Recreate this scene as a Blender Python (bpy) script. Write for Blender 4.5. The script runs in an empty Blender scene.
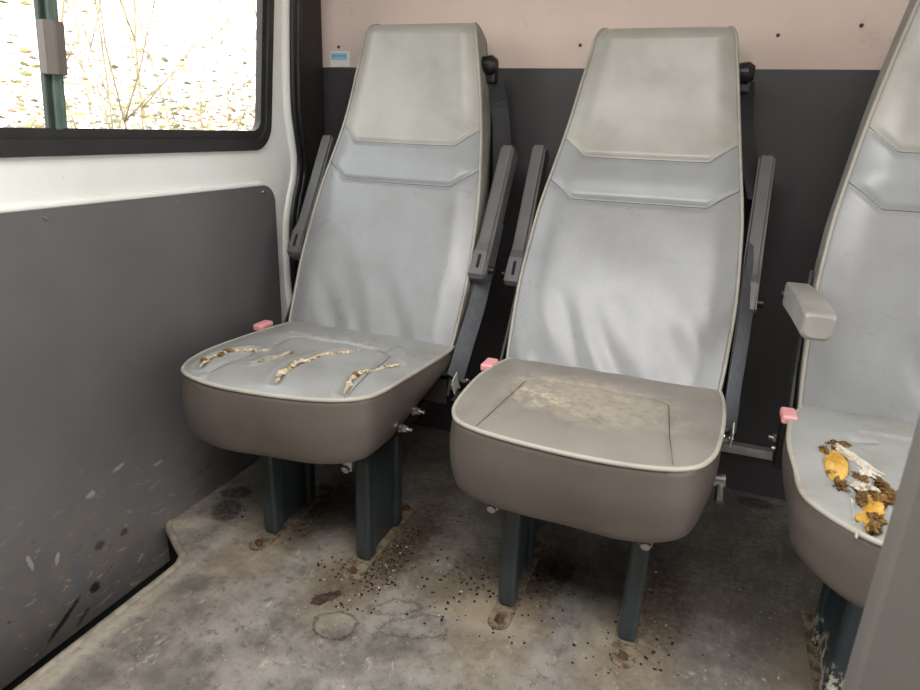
import bpy, bmesh, math, random
from mathutils import Vector, Matrix, noise
random.seed(7)
scene = bpy.context.scene
COL = scene.collection
PI = math.pi

# ------------------------------------------------------------------ helpers
def lin(c):
    return tuple((v/255/12.92 if v/255 <= .04045 else ((v/255+.055)/1.055)**2.4) for v in c) + (1.0,)

def link(name, me, mats, parent=None, smooth=True):
    if not isinstance(mats, (list, tuple)):
        mats = [mats]
    for m in mats:
        me.materials.append(m)
    if smooth:
        for p in me.polygons:
            p.use_smooth = True
    o = bpy.data.objects.new(name, me)
    COL.objects.link(o)
    if parent:
        o.parent = parent
    return o

def from_bm(name, bm, mats, parent=None, smooth=False):
    bmesh.ops.recalc_face_normals(bm, faces=bm.faces[:])
    me = bpy.data.meshes.new(name)
    bm.to_mesh(me); bm.free()
    return link(name, me, mats, parent, smooth)

def from_py(name, v, f, mats, parent=None, smooth=True):
    me = bpy.data.meshes.new(name)
    me.from_pydata(v, [], f)
    me.update()
    return link(name, me, mats, parent, smooth)

def tag(o, label=None, cat=None, group=None, kind=None):
    if label: o['label'] = label
    if cat: o['category'] = cat
    if group: o['group'] = group
    if kind: o['kind'] = kind
    return o

def empty(name, loc, rz=0):
    o = bpy.data.objects.new(name, None)
    COL.objects.link(o)
    o.location = loc; o.rotation_euler = (0, 0, rz)
    o.empty_display_size = .1
    return o

def add_box(bm, lo, hi, bev=0, seg=2, mtx=None):
    lo = Vector(lo); hi = Vector(hi)
    r = bmesh.ops.create_cube(bm, size=1)
    vs = r['verts']
    for v in vs:
        v.co = Vector(((v.co.x+.5)*(hi.x-lo.x)+lo.x, (v.co.y+.5)*(hi.y-lo.y)+lo.y, (v.co.z+.5)*(hi.z-lo.z)+lo.z))
    if bev:
        es = list({e for v in vs for e in v.link_edges})
        r2 = bmesh.ops.bevel(bm, geom=es, offset=bev, segments=seg, affect='EDGES', profile=.5)
        vs = list({v for v in r2['verts']} | {v for v in vs if v.is_valid})
    if mtx is not None:
        allv = set(vs); 
        for v in allv:
            v.co = mtx @ v.co
    return vs

def add_cyl(bm, p0, p1, r0, r1=None, n=16, cap=True):
    p0 = Vector(p0); p1 = Vector(p1); r1 = r0 if r1 is None else r1
    d = (p1-p0); L = d.length
    q = d.to_track_quat('Z', 'Y').to_matrix().to_4x4()
    m = Matrix.Translation((p0+p1)/2) @ q
    return bmesh.ops.create_cone(bm, cap_ends=cap, segments=n, radius1=r0, radius2=r1, depth=L, matrix=m)['verts']

def add_prism(bm, pts, origin, ax, ay, az, depth):
    """closed polygon pts (2-D) in plane (ax, ay) at origin, extruded by depth along az"""
    o = Vector(origin); ax = Vector(ax); ay = Vector(ay); az = Vector(az)
    a = [bm.verts.new(o+ax*p[0]+ay*p[1]) for p in pts]
    b = [bm.verts.new(o+ax*p[0]+ay*p[1]+az*depth) for p in pts]
    n = len(pts)
    bm.faces.new(a); bm.faces.new(b[::-1])
    for i in range(n):
        bm.faces.new((a[i], b[i], b[(i+1) % n], a[(i+1) % n]))
    return a, b

def catmull(pts, n, closed=False):
    pts = [Vector(p) for p in pts]; N = len(pts); out = []
    segs = N if closed else N-1
    for i in range(segs):
        if closed:
            p0, p1, p2, p3 = pts[i-1], pts[i], pts[(i+1) % N], pts[(i+2) % N]
        else:
            p1, p2 = pts[i], pts[i+1]
            p0 = pts[i-1] if i > 0 else p1*2-p2
            p3 = pts[i+2] if i+2 < N else p2*2-p1
        for k in range(n):
            t = k/n
            out.append(.5*((2*p1)+(p2-p0)*t+(2*p0-5*p1+4*p2-p3)*t*t+(3*p1-p0-3*p2+p3)*t**3))
    if not closed:
        out.append(pts[-1])
    return out

def resample(pts, n, closed=False):
    P = [Vector(p) for p in pts]
    if closed: P = P+[P[0]]
    L = [0]
    for a, b in zip(P, P[1:]): L.append(L[-1]+(b-a).length)
    out = []; j = 0
    m = n if closed else n-1
    for i in range(n):
        s = L[-1]*i/m
        while j < len(L)-2 and L[j+1] < s: j += 1
        d = L[j+1]-L[j]
        out.append(P[j].lerp(P[j+1], (s-L[j])/d if d else 0))
    return out

def tube(pts, r, sides=8, closed=False):
    """returns verts, faces of a tube; r may be a list"""
    P = [Vector(p) for p in pts]; n = len(P)
    R = r if isinstance(r, (list, tuple)) else [r]*n
    V = []; F = []
    up = Vector((0, 0, 1)); prev = None
    for i in range(n):
        a = P[i-1] if (i > 0 or closed) else P[i]
        b = P[(i+1) % n] if (i < n-1 or closed) else P[i]
        t = (b-a).normalized()
        if prev is None:
            u = t.orthogonal().normalized()
        else:
            u = (prev-t*prev.dot(t)).normalized()
        prev = u
        w = t.cross(u)
        for k in range(sides):
            an = 2*PI*k/sides
            V.append(P[i]+(u*math.cos(an)+w*math.sin(an))*R[i])
    m = n if closed else n-1
    for i in range(m):
        for k in range(sides):
            a = i*sides+k; b = i*sides+(k+1) % sides
            c = ((i+1) % n)*sides+(k+1) % sides; d = ((i+1) % n)*sides+k
            F.append((a, b, c, d))
    if not closed:
        F.append(tuple(range(sides))[::-1]); F.append(tuple((n-1)*sides+k for k in range(sides)))
    return V, F

def ribbon(pts, width, wdirs, thick):
    """belt webbing: pts centre line, wdirs the direction of its width at each point"""
    V = []; F = []; n = len(pts)
    for i in range(n):
        p = Vector(pts[i]); w = Vector(wdirs[i]).normalized()
        t = (Vector(pts[min(i+1, n-1)])-Vector(pts[max(i-1, 0)])).normalized()
        w = (w-t*w.dot(t)).normalized(); nn = t.cross(w)
        for a, b in ((-1, -1), (1, -1), (1, 1), (-1, 1)):
            V.append(p+w*a*width/2+nn*b*thick/2)
    for i in range(n-1):
        for k in range(4):
            F.append((i*4+k, i*4+(k+1) % 4, (i+1)*4+(k+1) % 4, (i+1)*4+k))
    F.append((0, 1, 2, 3)); F.append(tuple((n-1)*4+k for k in (3, 2, 1, 0)))
    return V, F

def rrect(x0, y0, x1, y1, r, n=8):
    """rounded rectangle loop, counter-clockwise; r = (bl, br, tr, tl) or a number"""
    if not isinstance(r, (list, tuple)): r = (r,)*4
    out = []
    for (cx, cy, a0, rr) in ((x0, y0, PI, r[0]), (x1, y0, 1.5*PI, r[1]), (x1, y1, 0, r[2]), (x0, y1, .5*PI, r[3])):
        ox = cx+(rr if cx == x0 else -rr); oy = cy+(rr if cy == y0 else -rr)
        for k in range(n+1):
            a = a0+.5*PI*k/n
            out.append((ox+rr*math.cos(a), oy+rr*math.sin(a)))
    return out

def seg_dist(p, a, b):
    ax, ay = a; bx, by = b; px, py = p
    dx, dy = bx-ax, by-ay; L = dx*dx+dy*dy
    t = 0 if L == 0 else max(0, min(1, ((px-ax)*dx+(py-ay)*dy)/L))
    return math.hypot(px-ax-dx*t, py-ay-dy*t)
def poly_dist(p, pl):
    return min(seg_dist(p, pl[i], pl[i+1]) for i in range(len(pl)-1))
def inside(p, poly):
    c = False; n = len(poly)
    for i in range(n):
        (x1, y1), (x2, y2) = poly[i], poly[i-1]
        if (y1 > p[1]) != (y2 > p[1]) and p[0] < (x2-x1)*(p[1]-y1)/(y2-y1)+x1: c = not c
    return c
def sm(a, b, x):
    t = max(0, min(1, (x-a)/(b-a))); return t*t*(3-2*t)
def interp(x, xs, ys):
    if x <= xs[0]: return ys[0]
    for i in range(len(xs)-1):
        if x <= xs[i+1]:
            return ys[i]+(ys[i+1]-ys[i])*(x-xs[i])/(xs[i+1]-xs[i])
    return ys[-1]

# ------------------------------------------------------------------ materials
class NT:
    def __init__(s, name):
        s.m = bpy.data.materials.new(name); s.m.use_nodes = True
        s.t = s.m.node_tree; s.b = s.t.nodes['Principled BSDF']
        s.tc = s.t.nodes.new('ShaderNodeTexCoord')
        s.co = s.tc.outputs['Object']
    def n(s, kind, **kw):
        x = s.t.nodes.new(kind)
        for k, v in kw.items(): setattr(x, k, v)
        return x
    def l(s, a, b): s.t.links.new(a, b)
    def noise(s, scale, detail=4, rough=.6, stretch=None, dist=0):
        x = s.n('ShaderNodeTexNoise'); x.inputs['Scale'].default_value = scale
        x.inputs['Detail'].default_value = detail; x.inputs['Roughness'].default_value = rough
        x.inputs['Distortion'].default_value = dist
        if stretch:
            mp = s.n('ShaderNodeMapping'); mp.inputs['Scale'].default_value = stretch
            s.l(s.co, mp.inputs['Vector']); s.l(mp.outputs[0], x.inputs['Vector'])
        else:
            s.l(s.co, x.inputs['Vector'])
        return x.outputs['Fac']
    def ramp(s, v, a, b, lo=0., hi=1.):
        x = s.n('ShaderNodeMapRange'); x.interpolation_type = 'SMOOTHSTEP'
        x.inputs[1].default_value = a; x.inputs[2].default_value = b
        x.inputs[3].default_value = lo; x.inputs[4].default_value = hi
        s.l(v, x.inputs[0]); return x.outputs[0]
    def math(s, op, a, b=None):
        x = s.n('ShaderNodeMath', operation=op)
        for i, v in enumerate((a, b)):
            if v is None: continue
            if isinstance(v, (int, float)): x.inputs[i].default_value = v
            else: s.l(v, x.inputs[i])
        return x.outputs[0]
    def mix(s, f, a, b):
        x = s.n('ShaderNodeMix', data_type='RGBA')
        for sock, v in ((x.inputs[0], f), (x.inputs[6], a), (x.inputs[7], b)):
            if isinstance(v, (int, float)): sock.default_value = v
            elif isinstance(v, tuple): sock.default_value = v
            else: s.l(v, sock)
        return x.outputs[2]
    def blob(s, cx, cy, rx, ry, rot=0, nz=None, amp=.7, soft=.35, ring=None):
        """mask of a ragged elliptical stain lying at (cx, cy) of the object's own xy plane"""
        mp = s.n('ShaderNodeMapping', vector_type='TEXTURE')
        mp.inputs['Location'].default_value = (cx, cy, 0); mp.inputs['Rotation'].default_value = (0, 0, rot)
        mp.inputs['Scale'].default_value = (rx, ry, 1)
        s.l(s.flat, mp.inputs['Vector'])
        ln = s.n('ShaderNodeVectorMath', operation='LENGTH'); s.l(mp.outputs[0], ln.inputs[0])
        d = ln.outputs['Value']
        if nz is not None:
            d = s.math('ADD', d, s.math('MULTIPLY', s.math('SUBTRACT', nz, .5), amp*2))
        if ring:
            e = s.math('ABSOLUTE', s.math('SUBTRACT', d, 1.0)); return s.ramp(e, ring, 0)
        return s.ramp(d, 1+soft, 1-soft)
    def setup_flat(s):
        mp = s.n('ShaderNodeMapping'); mp.inputs['Scale'].default_value = (1, 1, 0)
        s.l(s.co, mp.inputs['Vector']); s.flat = mp.outputs[0]
    def bump(s, h, strength=.2, dist=.002):
        x = s.n('ShaderNodeBump'); x.inputs['Strength'].default_value = strength; x.inputs['Distance'].default_value = dist
        s.l(h, x.inputs['Height']); s.l(x.outputs[0], s.b.inputs['Normal'])
    def set(s, color=None, rough=None, metal=None, spec=None, **kw):
        for k, v in (('Base Color', color), ('Roughness', rough), ('Metallic', metal), ('Specular IOR Level', spec)):
            if v is None: continue
            if isinstance(v, (int, float, tuple)): s.b.inputs[k].default_value = v
            else: s.l(v, s.b.inputs[k])
        return s.m

def simple(name, c, rough=.5, metal=0, var=.12, scale=30, bump=.1, spec=.5):
    t = NT(name); c = lin(c)
    d = tuple(v*(1-var*2) for v in c[:3])+(1,)
    nz = t.noise(scale, 5)
    t.bump(t.noise(scale*8, 3), bump, .001)
    return t.set(t.mix(t.ramp(nz, .35, .7), d, c), rough, metal, spec)

def vinyl(name, c, dirt=(110, 95, 78), amount=.4, rough=.42, stains=(), sheen=.5):
    """grained vinyl with brown grime blotches and scuffs"""
    t = NT(name); t.setup_flat()
    n1 = t.noise(5, 5, .65); n2 = t.noise(22, 5, .7); n3 = t.noise(90, 3, .6)
    col = t.mix(t.ramp(n1, .3, .7), lin(c), lin(tuple(v*.93 for v in c)))
    col = t.mix(t.math('MULTIPLY', t.ramp(n1, .5, .72), amount), col, lin(dirt))
    col = t.mix(t.math('MULTIPLY', t.ramp(n2, .56, .8), amount*.4), col, lin(dirt))
    ro = t.ramp(n2, .3, .8, rough, rough+.06)
    for (sc, cx, cy, rx, ry, rot, am, th) in stains:
        nz = t.noise(28, 6, .7)
        mk = t.blob(cx, cy, rx, ry, rot, nz, .8, .45)
        mk = t.math('MULTIPLY', mk, t.ramp(t.noise(60, 6, .75), th, th+.16))
        col = t.mix(t.math('MULTIPLY', mk, am), col, lin(sc))
    h = t.math('ADD', t.math('MULTIPLY', t.noise(420, 2, .5), .4), t.math('MULTIPLY', n2, .35))
    t.bump(h, .22, .002)
    return t.set(col, ro, 0, sheen)

M = {}
M['vinyl_head'] = vinyl('headrest vinyl', (163, 160, 152), (122, 112, 94), .2, .32)
M['vinyl_back'] = vinyl('backrest vinyl', (141, 141, 141), (112, 102, 88), .14, .27)
M['vinyl_band'] = vinyl('band vinyl', (147, 148, 149), (116, 108, 96), .12, .28)
M['vinyl_side'] = vinyl('side vinyl', (132, 130, 124), (88, 74, 58), .7, .45)
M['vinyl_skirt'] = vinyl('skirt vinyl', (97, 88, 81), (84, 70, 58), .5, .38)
cream = (205, 192, 165)
M['top_rip'] = vinyl('cushion vinyl of the ripped seat', (150, 149, 146), (114, 102, 86), .45, .30,
    [((208, 206, 200), -.10, -.27, .05, .03, .3, .8, .55), ((100, 88, 74), .05, -.10, .16, .04, 0, .4, .45)])
M['top_scuff'] = vinyl('cushion vinyl of the scuffed seat', (142, 135, 127), (104, 92, 80), .4, .36,
    [((178, 166, 146), -.01, -.18, .14, .085, -.12, .6, .36), ((92, 80, 66), .02, -.16, .15, .05, -.1, .5, .50), (cream, -.02, -.165, .14, .065, -.15, .7, .52), (cream, -.09, -.20, .05, .045, 0, .7, .48),
     ((225, 220, 212), .03, -.30, .1, .08, 0, .8, .68)])
M['top_hole'] = vinyl('cushion vinyl of the holed seat', (162, 162, 158), (132, 118, 98), .4, .36)
M['piping'] = vinyl('piping vinyl', (176, 169, 157), (120, 104, 82), .5, .5)
M['piping_back'] = vinyl('backrest piping vinyl', (158, 153, 142), (112, 98, 78), .45, .42)
M['seam'] = simple('seam thread', (86, 84, 84), .7)
M['plastic'] = simple('armrest plastic', (92, 90, 88), .42, 0, .06, 20, .15)
M['plastic_light'] = simple('worn armrest plastic', (150, 147, 140), .45, 0, .1, 20, .15)
M['shell'] = simple('dark seat shell', (48, 47, 46), .6)
M['black'] = simple('black plastic', (22, 21, 22), .45)
M['slot'] = simple('slot black', (8, 8, 8), .8)
M['belt'] = simple('belt webbing', (98, 100, 104), .6, 0, .1, 60, .4)
M['belt_dark'] = simple('dark belt webbing', (50, 50, 52), .65, 0, .1, 60, .4)
M['buckle'] = simple('faded red plastic', (242, 168, 168), .4, 0, .08)
M['tagw'] = simple('white tag', (228, 224, 214), .7)
M['steel'] = simple('bright steel', (190, 188, 182), .3, 1, .15, 60)
M['rust'] = simple('rusty steel', (116, 82, 58), .85, 0, .35, 45, .6)
M['gasket'] = simple('window rubber', (52, 50, 49), .45, 0, .12, 25)
M['seal'] = simple('door seal rubber', (40, 40, 42), .4)
M['pillar'] = simple('dark pillar lining', (48, 42, 40), .6)
M['slab'] = simple('grey panel', (112, 108, 102), .55, 0, .03, 4, .05)
M['divider'] = simple('green aluminium', (104, 126, 114), .35, .1, .12)
M['dividerd'] = simple('dark green aluminium', (52, 64, 60), .4, .1, .12)
M['latch'] = simple('latch plastic', (118, 110, 104), .5, 0, .05)
M['rail'] = simple('dull aluminium rail', (196, 194, 192), .5, .2, .15, 20)
M['under'] = simple('black underbody', (20, 19, 19), .9)

def leg_mat():
    t = NT('blue green leg paint')
    n1 = t.noise(12, 5, .7, (1, 1, .4)); n2 = t.noise(80, 4, .7)
    col = t.mix(t.ramp(n1, .35, .7), lin((42, 48, 50)), lin((60, 68, 70)))
    col = t.mix(t.math('MULTIPLY', t.ramp(n2, .62, .74), .6), col, lin((96, 92, 82)))
    t.bump(n2, .15, .001)
    return t.set(col, .38, 0)
M['leg'] = leg_mat()
def chip_mat():
    t = NT('chipped blue green paint')
    n1 = t.noise(55, 6, .75, (1, 1, .5)); 
    sx = t.n('ShaderNodeSeparateXYZ'); t.l(t.co, sx.inputs[0])
    low = t.ramp(sx.outputs['Z'], .12, .03)
    mk = t.math('MULTIPLY', t.ramp(t.math('ADD', t.math('MULTIPLY', n1, 1), t.math('MULTIPLY', low, .16)), .63, .68), low)
    col = t.mix(t.ramp(t.noise(12, 5), .35, .7), lin((38, 48, 52)), lin((52, 68, 74)))
    col = t.mix(mk, col, lin((206, 202, 182)))
    return t.set(col, .4, 0)
M['leg_chip'] = chip_mat()

def foam(name, a, b, c, sc=70):
    t = NT(name)
    n = t.noise(sc, 6, .75); n2 = t.noise(sc*.4, 5, .7)
    col = t.mix(t.ramp(n2, .4, .62), lin(a), lin(b))
    col = t.mix(t.ramp(n, .54, .64), col, lin(c))
    t.bump(n, .8, .006)
    return t.set(col, .95, 0, .1)
M['foam_beige'] = foam('dirty beige foam', (228, 216, 190), (200, 176, 134), (110, 86, 62), 110)
M['foam_yellow'] = foam('yellow foam', (222, 184, 104), (200, 150, 66), (128, 84, 42), 45)
M['foam_brown'] = foam('decayed brown foam', (104, 78, 50), (150, 116, 70), (62, 44, 30), 90)
M['lining'] = foam('torn lining', (226, 220, 206), (206, 196, 176), (150, 134, 110), 60)

def panel_mat():
    t = NT('charcoal hardboard')
    sx = t.n('ShaderNodeSeparateXYZ'); t.l(t.co, sx.inputs[0])
    n1 = t.noise(3.2, 4); n2 = t.noise(26, 6, .75, (1, 1, 1)); n3 = t.noise(70, 5, .7, (1, .35, 1), .8)
    col = t.mix(t.ramp(n1, .3, .7), lin((96, 95, 96)), lin((104, 102, 101)))
    cb = t.n('ShaderNodeCombineXYZ'); t.l(sx.outputs['Y'], cb.inputs['X']); t.l(sx.outputs['Z'], cb.inputs['Y']); t.flat = cb.outputs[0]
    low = t.ramp(sx.outputs['Z'], .34, -.12)                                    # mud kicked up by feet
    col = t.mix(t.math('MULTIPLY', t.math('MULTIPLY', t.ramp(n2, .42, .62), low), .6), col, lin((122, 106, 90)))
    col = t.mix(t.math('MULTIPLY', t.math('MULTIPLY', t.ramp(n3, .59, .66), low), .8), col, lin((160, 154, 146)))
    col = t.mix(t.math('MULTIPLY', t.math('MULTIPLY', t.ramp(t.noise(13, 6, .7, (1, 1, 1.6)), .63, .67), low), .85), col, lin((26, 24, 24)))
    nz = t.noise(95, 7, .8)
    for bl, am in (((.70, -.052, .045, .006, .55), .85), ((.775, -.030, .012, .011, .2), .85), ((.74, -.075, .02, .005, .6), .6), ((.80, .055, .012, .010, 0), .6), ((.86, .05, .009, .008, 0), .6)):
        col = t.mix(t.math('MULTIPLY', t.blob(*bl, nz=nz, amp=1.1, soft=.25), am), col, lin((24, 22, 22)))
    for bl in ((.87, .20, .014, .004, .2), (.80, .175, .010, .006, 0), (.97, .16, .012, .003, .1), (.66, .11, .004, .016, .2), (.71, .085, .004, .012, -.3)):
        col = t.mix(t.math('MULTIPLY', t.blob(*bl, nz=nz, amp=1.2, soft=.3), .55), col, lin((176, 170, 160)))
    t.bump(n2, .08, .002)
    return t.set(col, t.ramp(n2, .3, .8, .30, .46), 0, .5)
M['panel'] = panel_mat()

def white_mat():
    t = NT('white van paint')
    n1 = t.noise(4, 5); n2 = t.noise(60, 6, .75)
    col = t.mix(t.ramp(n1, .4, .75), lin((242, 243, 239)), lin((234, 233, 226)))
    col = t.mix(t.math('MULTIPLY', t.ramp(n2, .66, .72), .6), col, lin((150, 118, 88)))
    return t.set(col, .3, 0)
M['white'] = white_mat()

def pink_mat():
    t = NT('pink beige board')
    n1 = t.noise(2.5, 4); n2 = t.noise(9, 5, .7)
    col = t.mix(t.ramp(n1, .3, .7), lin((222, 202, 191)), lin((214, 193, 181)))
    col = t.mix(t.math('MULTIPLY', t.ramp(n2, .6, .76), .35), col, lin((150, 130, 116)))
    t.bump(n2, .05, .002)
    return t.set(col, .55, 0, .3)
M['pink'] = pink_mat()
M['dark_wall'] = simple('dark lower lining', (66, 63, 64), .5, 0, .12, 5, .06)

def floor_mat():
    t = NT('worn grey floor vinyl'); t.setup_flat()
    a = t.noise(2.2, 5, .6); b = t.noise(9, 6, .7); c = t.noise(38, 6, .75); d = t.noise(120, 4, .7); w = t.noise(32, 8, .78)
    col = t.mix(t.ramp(b, .32, .68), lin((104, 98, 93)), lin((160, 153, 145)))
    col = t.mix(t.math('MULTIPLY', t.ramp(a, .42, .66), .5), col, lin((138, 128, 112)))
    col = t.mix(t.math('MULTIPLY', t.ramp(c, .52, .64), .65), col, lin((92, 84, 77)))
    col = t.mix(t.math('MULTIPLY', t.ramp(t.noise(24, 8, .8, (1, .6, 1), 1.2), .57, .68), .7), col, lin((200, 194, 180)))
    col = t.mix(t.math('MULTIPLY', t.ramp(d, .60, .70), .45), col, lin((60, 54, 49)))
    # shade painted in under and behind the seats, trodden-in earth round the feet
    w2 = t.noise(13, 6, .7); grit = t.ramp(t.noise(75, 7, .8), .36, .60, .35, 1)
    def put(col, hexc, am, *bl, nz=None, **kw):
        return t.mix(t.math('MULTIPLY', t.math('MULTIPLY', t.blob(*bl, nz=nz or w, **kw), am), grit), col, lin(hexc))
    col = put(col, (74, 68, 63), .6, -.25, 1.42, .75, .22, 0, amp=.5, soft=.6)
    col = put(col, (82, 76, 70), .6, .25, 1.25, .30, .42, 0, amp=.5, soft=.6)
    for (x, y) in ((-.823, 1.1), (-.586, 1.1), (-.263, 1.08), (-.026, 1.08), (.31, 1.1)):
        col = put(col, (170, 150, 120), .5, x, y-.08, .085, .17, 0, amp=.8, soft=.5)
        col = put(col, (70, 54, 42), .75, x+.05, y+.06, .05, .15, 0, amp=1.0, soft=.4)
    col = put(col, (70, 54, 42), .8, -.555, 1.06, .07, .16, -.3, amp=1.0, soft=.4)
    col = put(col, (168, 150, 120), .5, -.33, 1.02, .12, .07, 0, amp=.9)
    col = put(col, (74, 60, 48), .7, -.28, 1.13, .12, .06, .2, amp=1.1, soft=.3)
    col = put(col, (74, 62, 50), .5, -.40, 1.04, .09, .05, .2, amp=1.1, soft=.3)
    col = put(col, (196, 184, 164), .6, -.917, .20, .020, .66, 0, amp=.5, soft=.4)
    col = put(col, (190, 178, 158), .5, -1.02, 1.00, .07, .022, .6, amp=.5, soft=.5)
    # dark worn-through patches
    col = put(col, (52, 50, 49), .85, -.985, 1.075, .034, .048, .5, amp=.35, soft=.15)
    col = put(col, (44, 40, 38), .85, -1.02, 1.15, .035, .03, .3, amp=1.0, soft=.2)
    col = put(col, (44, 42, 41), .85, .216, 1.652, .05, .025, 0, amp=.4, soft=.15)
    col = put(col, (70, 68, 64), .55, -.86, .84, .05, .025, .6, amp=1.6, soft=.35)
    # cracks and the ring-shaped lift in the vinyl
    col = put(col, (58, 50, 45), .75, -.543, .85, .043, .034, .2, amp=.75, ring=.17, nz=w2)
    col = put(col, (60, 54, 49), .65, -.40, .905, .055, .03, .35, amp=1.6, ring=.22, nz=w2)
    col = put(col, (66, 60, 54), .6, -.46, .94, .05, .02, .5, amp=1.6, ring=.3, nz=w2)
    col = put(col, (72, 68, 64), .5, -.83, .67, .05, .022, 1.0, amp=1.8, soft=.35)
    h = t.math('ADD', t.math('MULTIPLY', c, .6), t.math('MULTIPLY', b, 1.2))
    t.bump(h, .25, .004)
    return t.set(col, t.ramp(b, .3, .7, .38, .62), 0, .4)
M['floor'] = floor_mat()
M['lip'] = simple('worn floor edge', (168, 158, 142), .5, 0, .22, 30, .3)

def glass_mat():
    m = bpy.data.materials.new('window glass'); m.use_nodes = True
    nt = m.node_tree; nt.nodes.clear()
    o = nt.nodes.new('ShaderNodeOutputMaterial'); mx = nt.nodes.new('ShaderNodeMixShader')
    tr = nt.nodes.new('ShaderNodeBsdfTransparent'); gl = nt.nodes.new('ShaderNodeBsdfGlossy'); lw = nt.nodes.new('ShaderNodeLayerWeight'); fr = nt.nodes.new('ShaderNodeMath')
    tr.inputs[0].default_value = (.97, .98, .97, 1); gl.inputs['Roughness'].default_value = .02
    fr.operation = 'POWER'; fr.inputs[1].default_value = 5; nt.links.new(lw.outputs['Facing'], fr.inputs[0])
    nt.links.new(fr.outputs[0], mx.inputs[0]); nt.links.new(tr.outputs[0], mx.inputs[1]); nt.links.new(gl.outputs[0], mx.inputs[2])
    nt.links.new(mx.outputs[0], o.inputs[0])
    return m
M['glass'] = glass_mat()
M['twig'] = simple('pale twig bark', (212, 193, 156), .8, 0, .2, 8)
M['leaf_y'] = simple('yellow green leaf', (236, 226, 162), .7, 0, .2, 5)
M['leaf_o'] = simple('russet leaf', (234, 200, 174), .7, 0, .2, 5)
M['leaf_d'] = simple('dark ivy leaf', (172, 166, 134), .6, 0, .2, 5)
M['leaf_dead'] = simple('dead leaf', (82, 64, 54), .8, 0, .3, 60, .6)
M['earth'] = simple('scrub earth', (130, 112, 84), .9, 0, .3, 3)
M['crumb'] = simple('dry crumbs', (62, 48, 36), .9, 0, .4, 60)
M['crumb_pale'] = simple('pale crumbs', (196, 184, 160), .9, 0, .3, 60)
def sticker_mat():
    t = NT('blue and white sticker print')
    sx = t.n('ShaderNodeSeparateXYZ'); t.l(t.co, sx.inputs[0])
    up = t.math('MULTIPLY', t.ramp(sx.outputs['Z'], -.004, -.001), t.ramp(sx.outputs['Z'], .016, .014))
    a = t.math('MULTIPLY', up, t.math('MULTIPLY', t.ramp(sx.outputs['X'], -.029, -.027), t.ramp(sx.outputs['X'], .024, .020)))
    line = t.math('MULTIPLY', t.ramp(sx.outputs['Z'], .006, .0065), t.ramp(sx.outputs['Z'], .0095, .009))
    col = t.mix(a, lin((236, 234, 228)), lin((150, 200, 224)))
    col = t.mix(t.math('MULTIPLY', t.math('MULTIPLY', line, a), .8), col, lin((96, 158, 190)))
    return t.set(col, .4)
M['sticker'] = sticker_mat()

# ------------------------------------------------------------------ the setting
YB = 1.70                      # the board behind the seats
XL = -1.08                     # inner skin of the window side
# floor with the step-well cut-out beside the window wall
fl = [(-.937, -1.5), (-.937, .855)]
fl += [tuple(p) for p in catmull([(-.937, .855), (-.945, .893), (-.975, .915), (-1.03, .95), (-1.065, .975), (-1.082, 1.01)], 5)][1:]
fl += [(-1.082, YB), (1.0, YB), (1.0, -1.5)]
fl = [(p[0], p[1]) for p in fl]
bm = bmesh.new()
add_prism(bm, fl, (0, 0, -.02), (1, 0, 0), (0, 1, 0), (0, 0, 1), .02)
floor = tag(from_bm('floor', bm, M['floor']), kind='structure')
edge = [Vector((x, y, -.004)) for x, y in fl[:-3]]
edge = [Vector((-.943, -1.5, -.004))]+[p+Vector((-.004, 0, 0)) for p in edge[1:]]
V, F = tube(resample(edge, 90), .009, 10)
tag(from_py('trim_1', V, F, M['lip']), kind='structure')
bm = bmesh.new(); add_box(bm, (-1.3, -1.5, -.36), (1.0, YB, -.34))
add_box(bm, (-.93, -1.5, -.34), (-.90, .90, -.021)); add_box(bm, (-1.08, .97, -.34), (-1.05, YB, -.021))
tag(from_bm('trim_10', bm, M['under']), kind='structure')

# board behind the seats: pink above, charcoal below
bm = bmesh.new(); add_box(bm, (-1.10, YB+.004, 1.0), (1.0, YB+.03, 1.72))
wall_back = tag(from_bm('wall_back', bm, M['pink']), kind='structure')
for (x, z) in ((-1.025, 1.094), (-.354, 1.094), (.08, 1.111), (.237, 1.128)):
    bm = bmesh.new(); add_cyl(bm, (x, YB+.005, z), (x, YB+.001, z), .0045, .0035, 12)
    from_bm('screw', bm, M['black'], wall_back)
bm = bmesh.new(); add_box(bm, (-1.10, YB, -.02), (1.0, YB+.025, 1.042), .0015, 1)
tag(from_bm('trim_8', bm, M['dark_wall']), kind='structure')
bm = bmesh.new(); add_box(bm, (-1.08, YB-.03, .118), (1.0, YB-.001, .142), .003, 2)
tag(from_bm('trim_2', bm, M['rail']), kind='structure')

# window side: white skin with a rounded window opening and an S-curved rear edge
GO = (-.25, .830, 1.430, 1.46)         # opening: y0, z0, y1, z1
hole = rrect(GO[0], GO[1], GO[2], GO[3], .055, 8)
right = catmull([(1.494, 1.62), (1.498, 1.25), (1.507, 1.05), (1.519, .93), (1.538, .86), (1.555, .80), (1.548, .745), (1.525, .69), (1.505, .62), (1.50, .50), (1.508, .40), (1.53, .30), (1.55, .20), (1.56, -.34)], 6)
outer = [(p[0], p[1]) for p in right]+[(-1.5, -.34), (-1.5, 1.62)]
def skin(name, outer, hole, x, th, mat):
    bm = bmesh.new()
    lv = []
    for loop in (outer, hole):
        vs = [bm.verts.new((x, p[0], p[1])) for p in loop]
        for i in range(len(vs)): bm.edges.new((vs[i], vs[(i+1) % len(vs)]))
        lv.append(vs)
    r = bmesh.ops.triangle_fill(bm, use_beauty=True, use_dissolve=False, edges=bm.edges[:])
    f = bm.faces[:]
    ex = bmesh.ops.extrude_face_region(bm, geom=f)
    for v in [g for g in ex['geom'] if isinstance(g, bmesh.types.BMVert)]: v.co.x -= th
    return from_bm(name, bm, mat)
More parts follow.
